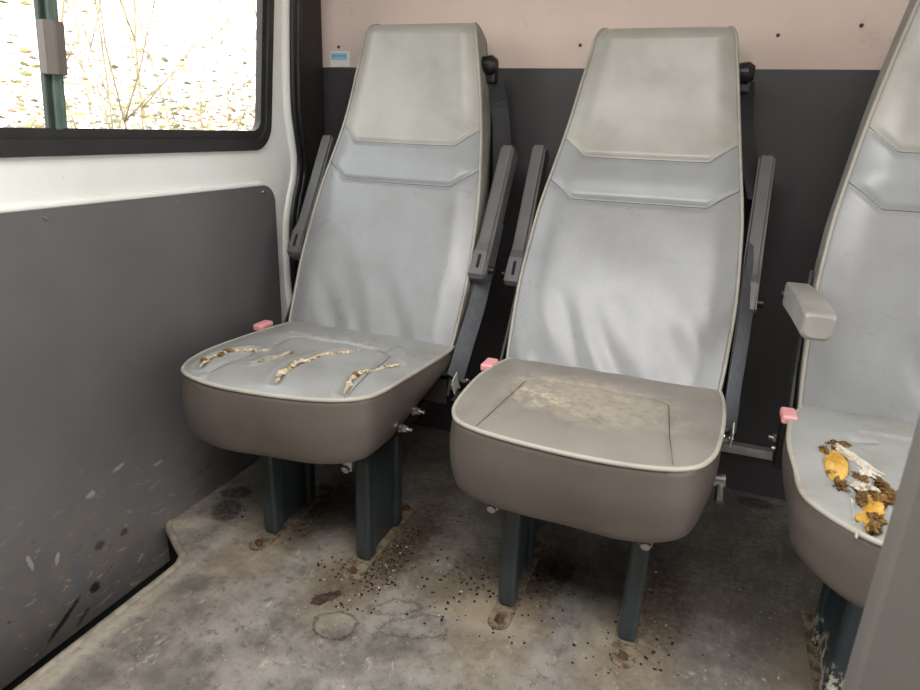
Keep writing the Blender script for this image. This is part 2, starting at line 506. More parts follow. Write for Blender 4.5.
wl = tag(skin('wall_left', outer, hole, XL, .016, M['white']), kind='structure')
# pressed bead that rounds the skin off beside the seal
V, F = tube([Vector((XL-.004, p[0]-.008, p[1])) for p in resample([(a[0], a[1]) and Vector((a[0], a[1])) for a in right], 110)], .014, 10)
tag(from_py('trim_3', V, F, M['white']), kind='structure')
# shallow pressed ledge above the trim panel
bm = bmesh.new(); add_box(bm, (XL-.02, -1.4, .737), (XL+.010, 1.40, .747), .004, 3)
tag(from_bm('trim_4', bm, M['white']), kind='structure')
# two rubber seals and the dark lining of the pillar
def shift(d, dx, r, n):
    V, F = tube([Vector((XL+dx, p[0]+d, p[1])) for p in resample([Vector((a[0], a[1])) for a in right], 110)], r, 10)
    return tag(from_py(n, V, F, M['seal']), kind='structure')
shift(.020, -.002, .013, 'trim_5')
shift(.044, .000, .011, 'trim_6')
bm = bmesh.new(); add_box(bm, (-1.11, 1.51, -.34), (XL-.017, YB, 1.62))
add_box(bm, (-1.11, 1.585, -.02), (-1.072, YB-.0005, 1.62), .006, 2)
tag(from_bm('trim_9', bm, M['pillar']), kind='structure')

bm = bmesh.new(); add_box(bm, (XL-.005, -1.45, -.335), (XL+.0006, 1.5, .2))  # black strip standing in for the shaded void below the trim panel
tag(from_bm('trim_7', bm, M['under']), kind='structure')
# charcoal trim panel below the window
panel_loop = rrect(-1.45, -.098, 1.447, .738, (.01, .04, .045, .01), 8)
bm = bmesh.new(); add_prism(bm, panel_loop, (XL+.001, 0, 0), (0, 1, 0), (0, 0, 1), (1, 0, 0), .007)
panel = from_bm('trim_panel', bm, M['panel'])
tag(panel, 'large charcoal hardboard trim panel under the window on the left wall', 'panel')
for (y, z) in ((.80, .722), (1.105, .722), (1.40, .722), (.5, .722)):
    bm = bmesh.new(); add_cyl(bm, (XL+.007, y, z), (XL+.0105, y, z), .005, .003, 12)
    from_bm('screw', bm, M['steel'], panel)

# window: rubber gasket, two panes, green divider with its catch
win = tag(empty('window_1', (XL, .9, .85)), kind='structure')
def wchild(o):
    o.parent = win; o.matrix_parent_inverse = Matrix.Translation(-win.location); return o
def ring_prism(name, out, inn, x0, x1, mat):
    n = len(out); V = []; F = []
    for x in (x0, x1):
        for L in (out, inn): V += [(x, p[0], p[1]) for p in L]
    for i in range(n):
        j = (i+1) % n
        F += [(i, j, n+j, n+i), (2*n+i, 3*n+i, 3*n+j, 2*n+j), (i, 2*n+i, 2*n+j, j), (n+i, n+j, 3*n+j, 3*n+i)]
    return from_py(name, V, F, mat, None, False)
def off(d): return rrect(GO[0]-d, GO[1]-d, GO[2]+(d if d > 0 else d*.66), GO[3]+d, .055+d if d > -.04 else .028, 8)
wchild(ring_prism('rubber_gasket', off(.006), off(-.022), XL-.014, XL+.010, M['gasket']))
wchild(ring_prism('inner_gasket', off(-.018), off(-.040), XL-.016, XL+.001, M['gasket']))
gl = rrect(GO[0]+.02, GO[1]+.02, GO[2]-.008, GO[3]-.02, .03, 8)
def pane(y0, y1):
    bm = bmesh.new()
    lp = [(min(max(p[0], y0), y1), p[1]) for p in gl]
    q = []
    for p in lp:
        if not q or (abs(p[0]-q[-1][0])+abs(p[1]-q[-1][1])) > 1e-6: q.append(p)
    add_prism(bm, q, (XL-.013, 0, 0), (0, 1, 0), (0, 0, 1), (1, 0, 0), .004)
    return wchild(from_bm('glass_pane', bm, M['glass']))
pane(-.3, .862); pane(.864, 1.5)
bm = bmesh.new(); add_box(bm, (XL-.012, .837, .8665), (XL+.000, .8475, 1.43), .002)
wchild(from_bm('divider_edge', bm, M['dividerd']))
bm = bmesh.new(); add_box(bm, (XL-.012, .848, .8665), (XL+.003, .862, 1.43), .003)
add_box(bm, (XL-.012, .863, .8665), (XL+.000, .872, 1.43), .002)
wchild(from_bm('divider_bar', bm, M['divider']))
bm = bmesh.new()
add_prism(bm, [(-.004, .832), (.014, .832), (.021, .846), (.016, .868), (-.004, .870)], (XL, 0, .955), (1, 0, 0), (0, 1, 0), (0, 0, 1), .082)
bmesh.ops.bevel(bm, geom=bm.edges[:], offset=.0015, segments=2, affect='EDGES')
wchild(from_bm('catch', bm, M['latch']))

# the body side leans in above the belt line
for o in [x for x in bpy.data.objects if x.type == 'MESH' and x.name.split('.')[0] in ('wall_left', 'trim_3', 'trim_5', 'trim_6', 'rubber_gasket', 'inner_gasket', 'glass_pane', 'divider_edge', 'divider_bar', 'catch')]:
    for v in o.data.vertices:
        v.co.x += .095*max(0, v.co.z-.80)

# roof and the far side with its open sliding door (behind and beside the camera)
bm = bmesh.new(); add_box(bm, (-1.15, -1.5, 1.60), (1.0, YB+.03, 1.64))
tag(from_bm('ceiling', bm, M['white']), kind='structure')
bm = bmesh.new(); add_box(bm, (.98, 1.0, -.35), (1.0, YB, 1.62)); add_box(bm, (.98, -1.5, -.35), (1.0, -.25, 1.62)); add_box(bm, (.98, -.25, 1.45), (1.0, 1.0, 1.62))
tag(from_bm('wall_right', bm, M['white']), kind='structure')

bm = bmesh.new(); add_box(bm, (-1.15, -1.52, -.35), (1.0, -1.5, 1.62))  # unseen wall added to keep low frontal light off the cushion skirts
tag(from_bm('light_shield_front', bm, M['dark_wall']), kind='structure')

# ------------------------------------------------------------------ seats
def profile_pts(t):
    """front edge of the backrest from its hidden foot to its top, in (y, z), reclined by t about the hinge"""
    base = [(-.035, .375), (0, .434), (.083, .585), (.165, .735), (.2436, .882), (.278, 1.0), (.302, 1.121)]
    out = []
    for y, z in base:
        dz = z-.42
        out.append((y*math.cos(t)+dz*math.sin(t), .42+dz*math.cos(t)-y*math.sin(t)))
    return out

def make_backrest(root, t, top_shift=0):
    H = .040
    C = catmull([Vector((a, b)) for a, b in profile_pts(t)], 30)
    C = resample(C, 400)
    Ls = [0]
    for a, b in zip(C, C[1:]): Ls.append(Ls[-1]+(b-a).length)
    S = Ls[-1]
    s_ref = [0, .0686, .2409, .4118, .5788, .702, S]             # arc length at the control points
    def F(s):
        i = min(int(s/S*399), 398); f = s/S*399-i
        p = C[i].lerp(C[i+1], f); tt = (C[min(i+2, 399)]-C[max(i-1, 0)]).normalized()
        return p, tt
    def hw(s):
        w = interp(s, s_ref, [.205, .2146, .2205, .2095, .1825, .161, .1375])
        w2 = sum(interp(s+d, s_ref, [.205, .2146, .2205, .2095, .1825, .161, .1375]) for d in (-.05, -.025, .025, .05))/4
        return .4*w+.6*w2
    def hh(s):
        k = (s-(S-.036))/.036
        return H if k <= 0 else H*math.sqrt(max(0, 1-min(k, .999)**2))
    # seam curves in (x, s): flat across the middle, rising to the sides
    def seam(s_mid, rise, flat):
        def f(x):
            w = hw(s_mid)
            a = abs(x)/w
            return s_mid+rise*max(0, (a-flat)/(1-flat))
        return f
    seams = [seam(S-.294, .054, .68), seam(S-.394, .054, .68)]
    # front rows: fine in the seam zone
    rows = []
    s = 0
    while s < S-.036:
        rows.append(s); s += .0042 if S-.46 < s < S-.2 else .008
    rows += [S-.036+.036*math.sin(PI/2*k/10) for k in range(11)]
    NU = 97
    us = [-1+2*i/(NU-1) for i in range(NU)]
    def bulge(x, s, w):
        u = abs(x)/w
        e = (1-u**4.5)
        b = .021*e
        b -= .005*(1-sm(.38, .86, u))                              # flat centre between the side rolls
        b += .0015*math.exp(-((u-.80)/.14)**2)
        for f in seams:
            d = abs(s-f(x))*.9
            b -= .0065*math.exp(-(d/.0055)**2)*(1-u**8)
        d = s-S+.343
        b += .004*math.exp(-(d/.03)**2)*e
        lo = sm(.30, .06, s)                                     # creases near the foot
        b += lo*.007*noise.noise(Vector((x*20+s*9, s*6, t*37+3)))*e
        b += .003*noise.noise(Vector((x*6, s*6, t*37)))*e
        if s > S-.036: b *= max(0, 1-((s-S+.036)/.036)**2)
        return b
    V = []; Fc = []; mi = []
    NS = 4; NB = 15
    per = NU+NS+NB+NS
    for s in rows:
        p, tt = F(s); n = Vector((-tt.y, tt.x)); h = hh(s); w = hw(s)
        c = p-n*H
        if s > S-.036: w -= .012*((s-S+.036)/.036)**2
        for u in us:
            x = u*w; q = c+n*(h+bulge(x, s, w)); V.append((x, q.x, q.y))
        for k in range(NS):
            a = (k+1)/(NS+1); q = c+n*(h-2*h*a); V.append((w+.005*math.sin(PI*a), q.x, q.y))
        for k in range(NB):
            u = 1-2*k/(NB-1); q = c-n*(h+.012*(1-u**4)*(h/H)); V.append((u*w, q.x, q.y))
        for k in range(NS):
            a = (k+1)/(NS+1); q = c+n*(-h+2*h*a); V.append((-w-.005*math.sin(PI*a), q.x, q.y))
    R = len(rows)
    for i in range(R-1):
        for k in range(per):
            k2 = (k+1) % per
            Fc.append((i*per+k, i*per+k2, (i+1)*per+k2, (i+1)*per+k))
            if k < NU-1:
                x = (us[k]+us[k+1])/2*hw(rows[i]); sv = (rows[i]+rows[i+1])/2
                if sv > seams[0](x): mi.append(0)
                elif sv > seams[1](x): mi.append(1)
                else: mi.append(2)
            elif NU+NS-1 <= k < NU+NS+NB-1: mi.append(4)
            else: mi.append(3)
    Fc.append(tuple(range(per))[::-1]); mi.append(4)
    Fc.append(tuple((R-1)*per+k for k in range(per))); mi.append(0)
    o = from_py('backrest', V, Fc, [M['vinyl_head'], M['vinyl_band'], M['vinyl_back'], M['vinyl_side'], M['shell']], root)
    for p, k in zip(o.data.polygons, mi): p.material_index = k
    # piping up each side and stitched seams
    for sgn in (-1, 1):
        P = []
        for i in range(90):
            s = .05+(S-.05-.0001)*i/89
            p, tt = F(s); n = Vector((-tt.y, tt.x)); w = hw(s); h = hh(s)
            if s > S-.036: w -= .012*((s-S+.036)/.036)**2
            q = p-n*H+n*(h+.0015); P.append((sgn*(w+.0005), q.x, q.y))
        v, f = tube(P, .0036, 8); from_py('piping', v, f, M['piping_back'], o)
    for fs in seams:
        P = []
        for i in range(61):
            a = -.985+1.97*i/60
            w = hw(S-.32); x = a*w
            s = fs(x); w = hw(s); x = a*w; s = fs(x)
            p, tt = F(s); n = Vector((-tt.y, tt.x)); q = p+n*(bulge(x, s, w)+.0004); P.append((x, q.x, q.y))
        v, f = tube(P, .0009, 6); from_py('seam', v, f, M['seam'], o)
    return F, hw, S

def make_cushion(root, half, topmat, seams, tears=(), holes=(), skirt=.13, style=0):
    pts = half if half[0][0] else [(x, y) for x, y in half]+[(-x, y) for x, y in half[::-1] if x > 1e-6]
    O = resample(catmull([Vector(p) for p in pts], 14, True), 260, True)
    cx, cy = 0, -.19
    ymin = min(p.y for p in O)
    polar = sorted((math.atan2(p.y-cy, p.x-cx), (p-Vector((cx, cy))).length) for p in O)
    pa = [a for a, _ in polar]; pr = [b for _, b in polar]
    def frac(x, y): return min(1, math.hypot(x-cx, y-cy)/interp(math.atan2(y-cy, x-cx), pa, pr))
    def top(x, y, r=None, torn=True):
        if r is None: r = frac(x, y)
        z = .428+.012*(1-r**4)
        d = min((poly_dist((x, y), s) for s in seams), default=1)
        z -= .005*math.exp(-(d/.005)**2)*(1-r**10)
        # padded bolsters outside the stitched centre panel
        inn = abs(x) < .14 and y < -.105
        z += (0 if inn else .004)*min(1, d/.03)
        z += .0035*noise.noise(Vector((x*14, y*14, style*5.1)))*(1-r**6)
        for tr in (tears if torn else ()):
            dd = poly_dist((x, y), tr[0])
            z -= .009*math.exp(-(dd/(tr[1]*1.1))**2)
            z += .002*math.exp(-((dd-tr[1]*2.0)/(tr[1]*.8))**2)
        for hp in holes:
            if inside((x, y), hp):
                e = poly_dist((x, y), hp+[hp[0]]); z -= .016*min(1, e/.008)
        return z
    def zbot(y): return interp(y, [ymin, -.25, -.02, .03], [.425-skirt, .425-skirt+.018, .385, .39])
    V = [(cx, cy, top(cx, cy, 0))]; F = []; mi = []
    N = len(O); K = 56
    for k in range(1, K+1):
        r = k/K
        for p in O:
            x = cx+(p.x-cx)*r; y = cy+(p.y-cy)*r
            V.append((x, y, top(x, y, r)))
    SK = 14
    for k in range(1, SK+1):
        a = k/SK
        for i, p in enumerate(O):
            t = (O[(i+1) % N]-O[i-1]).normalized(); n = Vector((t.y, -t.x))
            if n.dot(Vector((p.x-cx, p.y-cy))) < 0: n = -n
            zb = zbot(p.y)
            b = .005*math.sin(PI*min(1, a*1.15))-.007*a**2-.008*sm(.86, 1, a)**2
            b += .002*noise.noise(Vector((p.x*12, p.y*12, a*3+style)))
            an = math.atan2(p.y-cy, p.x-cx); cn = max(0, -math.sin(an))*abs(math.sin(2*an))
            q = p+n*(b+.016*a*cn**2)
            V.append((q.x, q.y, .426+(zb-.426)*(1-(1-a)**1.15)))
    for i in range(N):
        F.append((0, 1+i, 1+(i+1) % N)); mi.append(0)
    for k in range(K+SK-1):
        for i in range(N):
            a = 1+k*N+i; b = 1+k*N+(i+1) % N
            F.append((a, a+N, b+N, b)); mi.append(0 if k < K-1 else 1)
    F.append(tuple(1+(K+SK-1)*N+i for i in range(N))); mi.append(2)
    o = from_py('cushion', V, F, [topmat, M['vinyl_skirt'], M['shell']], root)
    for p, k in zip(o.data.polygons, mi): p.material_index = k
    v, f = tube([Vector((p.x, p.y, .4295)) for p in O], .0043, 8, True)
    from_py('piping', v, f, M['piping'], o)
    for s in seams:
        P = []
        for q in resample([Vector(a) for a in s], 40):
            P.append((q.x, q.y, top(q.x, q.y)+.0006))
        v, f = tube(P, .0009, 6); from_py('seam', v, f, M['seam'], o)
    return o, top

def ragged_strip(line, wid, topf, seed, lift=.0025, n=120):
    """uneven strip of foam along a tear, following the cushion"""
    rnd = random.Random(seed)
    P = resample([Vector(a) for a in line], n); V = []; F = []
    for i, p in enumerate(P):
        t = (P[min(i+1, n-1)]-P[max(i-1, 0)]).normalized(); nn = Vector((-t.y, t.x))
        e = math.sin(PI*(i+.4)/n)**.6
        for k, a in enumerate((-1, -.5, 0, .5, 1)):
            w = wid*e*max(.03, 2.9*abs(noise.noise(Vector((i*.23, (a > 0)*7, seed))))-.12)*(.6+.8*rnd.random())
            q = p+nn*(a*w)
            z = topf(q.x, q.y, None, False)+(lift*(1-a*a)+rnd.random()*.0022 if abs(a) < 1 else -.003)
            V.append((q.x, q.y, z))
    for i in range(n-1):
        for k in range(4):
            a = i*5+k; F.append((a, a+1, a+6, a+5))
    return V, F

def lump(c, rx, ry, rz, seed, rot=0, rough=.35, n=20):
    bm = bmesh.new()
    bmesh.ops.create_uvsphere(bm, u_segments=n+8, v_segments=n, radius=1)
    R = Matrix.Rotation(rot, 3, 'Z')
    for v in bm.verts:
        d = 1+rough*noise.noise(v.co*2.2+Vector((seed, 0, 0)))+.5*rough*noise.noise(v.co*5+Vector((seed, 3, 0)))
        q = R @ Vector((v.co.x*rx*d, v.co.y*ry*d, v.co.z*rz*d)); v.co = q+Vector(c)
    return bm

def make_leg(root, sgn, lx, paint):
    bm = bmesh.new(); x = sgn*lx
    zt = .285
    add_box(bm, (x-.017, -.2500, .006), (x+.017, -.212, zt), .009, 3)          # front tube
    add_box(bm, (x-.015, -.112, .006), (x+.015, -.080, zt), .007, 3)           # rear tube
    add_box(bm, (x-.006, -.215, .006), (x+.004, -.105, zt))                    # web plate between them
    o = from_bm('leg', bm, paint, root, False)
    bm = bmesh.new()
    loop = [(x+.0215*math.cos(a), -.288+.0215*math.sin(a)) for a in [PI+PI*k/10 for k in range(11)]]+[(x+.0215, -.005), (x-.0215, -.005)]
    add_prism(bm, loop, (0, 0, 0), (1, 0, 0), (0, 1, 0), (0, 0, 1), .004)
    from_bm('foot_plate', bm, M['foot'], o)
    bm = bmesh.new(); add_cyl(bm, (x, -.288, .006), (x, -.288, .0125), .010, .008, 6)
    from_bm('bolt', bm, M['rust'], o)
    bm = bmesh.new(); add_cyl(bm, (x, -.03, .006), (x, -.03, .0125), .010, .008, 6)
    from_bm('bolt', bm, M['rust'], o)
    return o
def foot_mat():
    t = NT('dirty foot plate')
    n = t.noise(40, 6, .75); n2 = t.noise(90, 5, .7)
    col = t.mix(t.ramp(n, .4, .62), lin((142, 130, 110)), lin((98, 82, 66)))
    col = t.mix(t.ramp(n2, .58, .66), col, lin((70, 52, 40)))
    t.bump(n2, .5, .002)
    return t.set(col, .85, 0, .2)
M['foot'] = foot_mat()

def make_arm_up(root, sgn, b, tp, x=.252, tilt=0):
    """armrest folded up along the backrest; b, tp = (y, z) of the bottom and top of its front face"""
    B = Vector((0, b[0], b[1])); T = Vector((0, tp[0], tp[1])); ax = (T-B); L = ax.length; ax.normalize()
    nf = Vector((0, -ax.z, ax.y)); X = Vector((1, 0, 0))                       # nf faces forward
    xc = sgn*x
    bm = bmesh.new()
    # side silhouette (along, depth), front face at depth 0
    sil = [(0.0, -.010), (.008, 0.0), (.065, .0), (.085, -.006), (.11, -.008), (L-.006, -.008), (L, -.014), (L, -.055), (L-.006, -.060), (.09, -.056), (.05, -.052), (.012, -.05), (0.0, -.04)]
    W = [.020 if s < .07 else (.017 if s < .10 else .0165) for s, d in sil]
    rows = []
    for sx in (-1, 1):
        rows.append([bm.verts.new(Vector((xc, 0, 0))+B+ax*s+nf*d+X*sx*w) for (s, d), w in zip(sil, W)])
    n = len(sil)
    bm.faces.new(rows[0]); bm.faces.new(rows[1][::-1])
    for i in range(n):
        j = (i+1) % n
        bm.faces.new((rows[0][i], rows[1][i], rows[1][j], rows[0][j]))
    bmesh.ops.recalc_face_normals(bm, faces=bm.faces[:])
    bmesh.ops.bevel(bm, geom=[e for e in bm.edges if abs((e.verts[0].co-e.verts[1].co).x) < .02 and len(e.link_faces) == 2 and any(len(f.verts) > 4 for f in e.link_faces)], offset=.005, segments=3, affect='EDGES')
    o = from_bm('armrest', bm, M['plastic'], root, False)
    bm = bmesh.new()
    lp = rrect(-.0035, .022, .0035, .056, .003, 4)
    add_prism(bm, lp, Vector((xc, 0, 0))+B+nf*-.002, X, ax, nf, .0026)
    from_bm('slot', bm, M['slot'], o)
    # pivot pin into the backrest
    c = Vector((xc, 0, 0))+B+ax*.03+nf*-.028
    bm = bmesh.new(); add_cyl(bm, c-X*sgn*.05, c+X*sgn*.032, .009, .009, 14)
    from_bm('pivot', bm, M['black'], o)
    return o

def make_arm_down(root, sgn):
    bm = bmesh.new()
    xc = sgn*.250
    secs = []
    L = [(.075, .018, .600, .640), (.05, .020, .598, .648), (-.10, .0215, .612, .662), (-.21, .0215, .618, .662), (-.232, .0215, .620, .662), (-.239, .0205, .622, .660), (-.242, .018, .626, .657)]
    for (y, w, z0, z1) in L:
        r = min(.009, (z1-z0)*.3)
        lp = rrect(-w, z0, w, z1, (r*1.3, r*1.3, r*.5, r*.5), 4)
        secs.append([bm.verts.new((xc+p[0], y, p[1])) for p in lp])
    n = len(secs[0])
    for a, b in zip(secs, secs[1:]):
        for i in range(n):
            j = (i+1) % n; bm.faces.new((a[i], a[j], b[j], b[i]))
    bm.faces.new(secs[0][::-1]); bm.faces.new(secs[-1])
    o = from_bm('armrest', bm, M['plastic_light'], root, False)
    bm = bmesh.new(); add_cyl(bm, (xc-sgn*.032, .062, .622), (xc+sgn*.024, .062, .622), .010, .010, 14)
    from_bm('pivot', bm, M['black'], o)
    return o

def bolt(root, p, ax, r=.011, l=.014, name='bolt'):
    p = Vector(p); ax = Vector(ax)
    bm = bmesh.new()
    add_cyl(bm, p, p+ax*l*.3, r*1.25, r*1.25, 18); add_cyl(bm, p+ax*l*.3, p+ax*l, r, r*.9, 6); add_cyl(bm, p+ax*l, p+ax*l*1.6, r*.5, r*.5, 10)
    return from_bm(name, bm, M['steel'], root)

def make_seat(loc, label, t, half, topmat, seams, arms, tears=(), holes=(), style=0, paint=None, lx=.118, skirt=.13, bx=0, lever=False):
    root = empty('minibus_seat', loc)
    tag(root, label, 'seat')
    Fp, hw, S = make_backrest(root, t)
    cu, topf = make_cushion(root, half, topmat, seams, tears, holes, skirt, style)
    # under-seat frame
    bm = bmesh.new(); add_box(bm, (-.16, -.30, .272), (.16, .0, .30), .003); add_box(bm, (-.215, -.03, .30), (.215, .03, .36), .004)
    from_bm('seat_frame', bm, M['shell'], root)
    for sg in (-1, 1):
        make_leg(root, sg, lx, paint or M['leg'])
        # hinge bracket between seat frame and backrest
        p1, _ = Fp(.12); p2, _ = Fp(.30)
        bm = bmesh.new()
        lp = [(-.055, .335), (.035, .325), (.055, .36), (p2.x+.055, p2.y-.02), (p2.x+.03, p2.y+.01), (p1.x+.012, p1.y), (-.04, .375)]
        add_prism(bm, lp, (sg*(.2255 if sg > 0 else .2255), 0, 0), (0, 1, 0), (0, 0, 1), (sg, 0, 0), .005)
        br = from_bm('hinge_bracket', bm, M['shell'], root)
        bolt(br, (sg*.2305, -.035, .352), (sg, 0, 0), .010, .012)
        bolt(br, (sg*.2305, .03, .345), (sg, 0, 0), .009, .012)
    # bolts hanging under the cushion front and along its right flank
    for x in (-.134, .128):
        bm = bmesh.new(); add_cyl(bm, (x, -.312, .285), (x, -.312, .262), .013, .011, 12); add_cyl(bm, (x, -.312, .27), (x, -.326, .266), .009, .008, 10)
        from_bm('frame_bolt', bm, M['steel'], root)
    if lever:
      bm = bmesh.new(); add_cyl(bm, (.205, -.185, .335), (.238, -.185, .338), .010, .012, 14); add_cyl(bm, (.230, -.185, .338), (.232, -.215, .312), .0065, .009, 10)
      from_bm('adjuster_lever', bm, M['steel'], root)
    else:
        for (y, z) in ((-.173, .343), (-.233, .330)):
            bolt(root, (.20, y, z), (1, 0, 0), .008, .016, 'frame_bolt')
    # buckle beside the left rear corner
    bm = bmesh.new(); add_box(bm, (-.258+bx, -.075, .33), (-.238+bx, -.035, .420), .005, 2)
    bk = from_bm('buckle', bm, M['black'], root)
    bm = bmesh.new(); add_box(bm, (-.261+bx, -.080, .420), (-.235+bx, -.032, .437), .005, 3)
    from_bm('release_button', bm, M['buckle'], bk)
    # belt: guide on the shoulder, webbing down the side to the lap anchor
    sg_ = S-.098; pg, tg = Fp(sg_); wg = hw(sg_)
    gy, gz = pg.x+.034, pg.y
    bm = bmesh.new()
    add_cyl(bm, (wg-.006, gy, gz), (wg+.022, gy, gz), .018, .022, 20); add_cyl(bm, (wg+.022, gy, gz), (wg+.034, gy, gz), .022, .014, 20)
    add_box(bm, (wg+.006, gy+.0, gz-.040), (wg+.030, gy+.030, gz-.004), .005)
    from_bm('belt_guide', bm, M['black'], root)
    pm, _ = Fp(.42); 
    pts = [(wg+.020, gy+.018, gz-.02), (wg+.036, gy+.045, gz-.12), (.236, pm.x+.085, pm.y+.03)]
    pts = [tuple(p) for p in catmull([Vector(p) for p in pts], 8)]
    v, f = ribbon(pts, .046, [(.75, .6, .1)]*len(pts), .0016)
    from_py('shoulder_belt', v, f, M['belt_dark'], root, False)
    pts = [tuple(p) for p in catmull([Vector(p) for p in ((.243, pm.x+.03, pm.y-.06), (.243, .085, .53), (.240, .015, .44), (.240, -.045, .375))], 8)]
    v, f = ribbon(pts, .046, [(.55, .7, -.45)]*len(pts), .0016)
    lb = from_py('lap_belt', v, f, M['belt'], root, False)
    bm = bmesh.new(); add_box(bm, (.244, -.070, .350), (.2465, -.040, .390), .001)
    bmesh.ops.rotate(bm, verts=bm.verts[:], cent=(.241, -.05, .37), matrix=Matrix.Rotation(.4, 3, 'X'))
    from_bm('belt_tag', bm, M['tagw'], lb)
    for a in arms:
        if a[0] == 'up': make_arm_up(root, a[1], a[2], a[3], *(a[4:]))
        else: make_arm_down(root, a[1])
    return root, cu, topf

def half_outline(back, mid, front, ymid, ycorner, ytip, xc):
    return [(0, .02), (back*.6, .02), (back-.008, .014), (back, -.012), ((back+mid)/2+.004, -.07), (mid, ymid), (mid-.001, (ymid+ycorner)/2), (front, ycorner), (xc, ytip+.022), (xc*.72, ytip+.007), (xc*.35, ytip+.001), (0, ytip)]

# --- seat beside the window wall: three rips across its cushion
U = lambda xl, xr, yb, yf: [[(xl*1.0-.012, yf), (xl, -.25), (xl+.01, yb-.015), (xl+.04, yb)], [(xr+.012, yf), (xr, -.25), (xr-.01, yb-.015), (xr-.04, yb)], [(xl+.04, yb), (0, yb+.006), (xr-.04, yb)]]
tears1 = [([(-.176, -.352), (-.188, -.322), (-.192, -.292), (-.180, -.262), (-.150, -.232), (-.118, -.215)], .0075),
          ([(.000, -.352), (-.016, -.305), (-.018, -.250), (.000, -.190), (.022, -.165), (.048, -.140)], .0085),
          ([(.136, -.335), (.118, -.275), (.117, -.245), (.140, -.205), (.166, -.170)], .0075),
          ([(-.100, -.300), (-.086, -.285), (-.084, -.262)], .004), ([(-.078, -.265), (-.066, -.245), (-.068, -.215)], .004)]
half1 = [(-.13, .02), (-.198, .014), (-.208, -.012), (-.225, -.10), (-.238, -.20), (-.239, -.27), (-.224, -.335), (-.190, -.378), (-.108, -.402), (0, -.400), (.09, -.384), (.148, -.361), (.182, -.328), (.195, -.28), (.201, -.22), (.211, -.12), (.217, -.02), (.205, .014), (.13, .02)]
s1, c1, top1 = make_seat((-.7093, 1.2807, 0), 'grey vinyl seat beside the window wall, cushion slashed by long beige rips', -.0463, half1, M['top_rip'],
    U(-.135, .135, -.115, -.36), [('up', -1, (.070, .580), (.245, .872)), ('up', 1, (.050, .583), (.237, .868), .242)], tears1, style=1, lx=.119, bx=-.004)
for i, (ln, w) in enumerate(tears1):
    v, f = ragged_strip(ln, w*1.15, top1, i+3, .0002)
    from_py('exposed_foam', v, f, M['foam_beige'], c1)
for i, (x, y, rx, ry) in enumerate(((-.181, -.262, .012, .006), (-.176, -.292, .007, .013), (-.190, -.325, .006, .007), (.119, -.262, .004, .009), (-.055, -.222, .004, .003))):
    from_bm('torn_edge', lump((x, y, top1(x, y, None, False)+.001), rx, ry, .004, i*3.7, .4*i), M['foam_brown'], c1, True)

# --- middle seat: scuffed but whole
half2 = [(-.13, .02), (-.200, .014), (-.210, -.012), (-.226, -.07), (-.233, -.14), (-.229, -.24), (-.217, -.305), (-.186, -.347), (-.104, -.369), (.02, -.378), (.12, -.368), (.178, -.342), (.204, -.295), (.214, -.24), (.220, -.16), (.221, -.08), (.216, -.012), (.204, .014), (.13, .02)]
s2, c2, top2 = make_seat((-.1482, 1.2676, 0), 'middle grey vinyl seat, unripped brown cushion scuffed with cream patches', 0, half2, M['top_scuff'],
    U(-.150, .138, -.115, -.345), [('up', -1, (.120, .562), (.285, .870)), ('up', 1, (.120, .562), (.285, .870), .242)], style=2, lx=.117, bx=.012, lever=True)

# --- right seat: holes showing yellow foam, armrest lowered
hole_a = [(-.205, -.235), (-.196, -.205), (-.180, -.180), (-.170, -.195), (-.168, -.225), (-.170, -.262), (-.182, -.290), (-.198, -.312), (-.208, -.285)]
hole_b = [(-.178, -.320), (-.160, -.300), (-.146, -.283), (-.128, -.290), (-.124, -.318), (-.140, -.345), (-.152, -.385), (-.168, -.430), (-.182, -.425), (-.172, -.375)]
half3 = half_outline(.212, .245, .238, -.17, -.355, -.446, .182)
s3, c3, top3 = make_seat((.4178, 1.2589, 0), 'right-hand grey vinyl seat with yellow foam bursting from holes and lowered armrest', -.2273, half3, M['top_hole'],
    [[(-.150, -.145), (-.133, -.143), (-.116, -.137)]], [('down', -1), ('down', 1)], holes=[hole_a, hole_b], style=3, paint=M['leg_chip'], lx=.112, skirt=.098, bx=.012)
from_bm('exposed_foam', lump((-.187, -.243, .432), .017, .055, .012, 1.3, -.08, .18), M['foam_yellow'], c3, True)
from_bm('exposed_foam', lump((-.157, -.352, .429), .018, .060, .012, 7.7, -.35, .35), M['foam_yellow'], c3, True)
for i, (x, y, rx, ry, r) in enumerate(((-.178, -.178, .015, .014, 0), (-.194, -.318, .009, .020, -.1), (-.165, -.285, .011, .018, .3), (-.141, -.283, .010, .014, .4), (-.131, -.318, .010, .024, .2), (-.163, -.392, .009, .012, 0))):
    from_bm('torn_edge', lump((x, y, .439), rx*.85, ry*.85, .006, i*5.1, r, 1.1), M['foam_brown'], c3, True)
for i, (x, y, rx, ry, r) in enumerate(((-.160, -.222, .007, .045, .55), (-.152, -.262, .010, .022, .2), (-.165, -.312, .016, .012, .3))):
    from_bm('torn_lining', lump((x, y, .441), rx, ry, .0055, i*2.9+20, r, .7), M['lining'], c3, True)

v, f = ragged_strip([(-.183, -.322), (-.187, -.375), (-.190, -.436)], .0025, top3, 31, .001, 40)
from_py('torn_lining', v, f, M['lining'], c3)
for i, (x, y, rx, ry, r) in enumerate(((-.150, -.335, .008, .014, .5), (-.172, -.345, .006, .018, -.2), (-.200, -.205, .005, .012, .3), (-.168, -.415, .006, .010, .1))):
    from_bm('torn_edge', lump((x, y, .440), rx*.9, ry*.9, .005, i*4.3+50, r, 1.1), M['foam_brown'], c3, True)

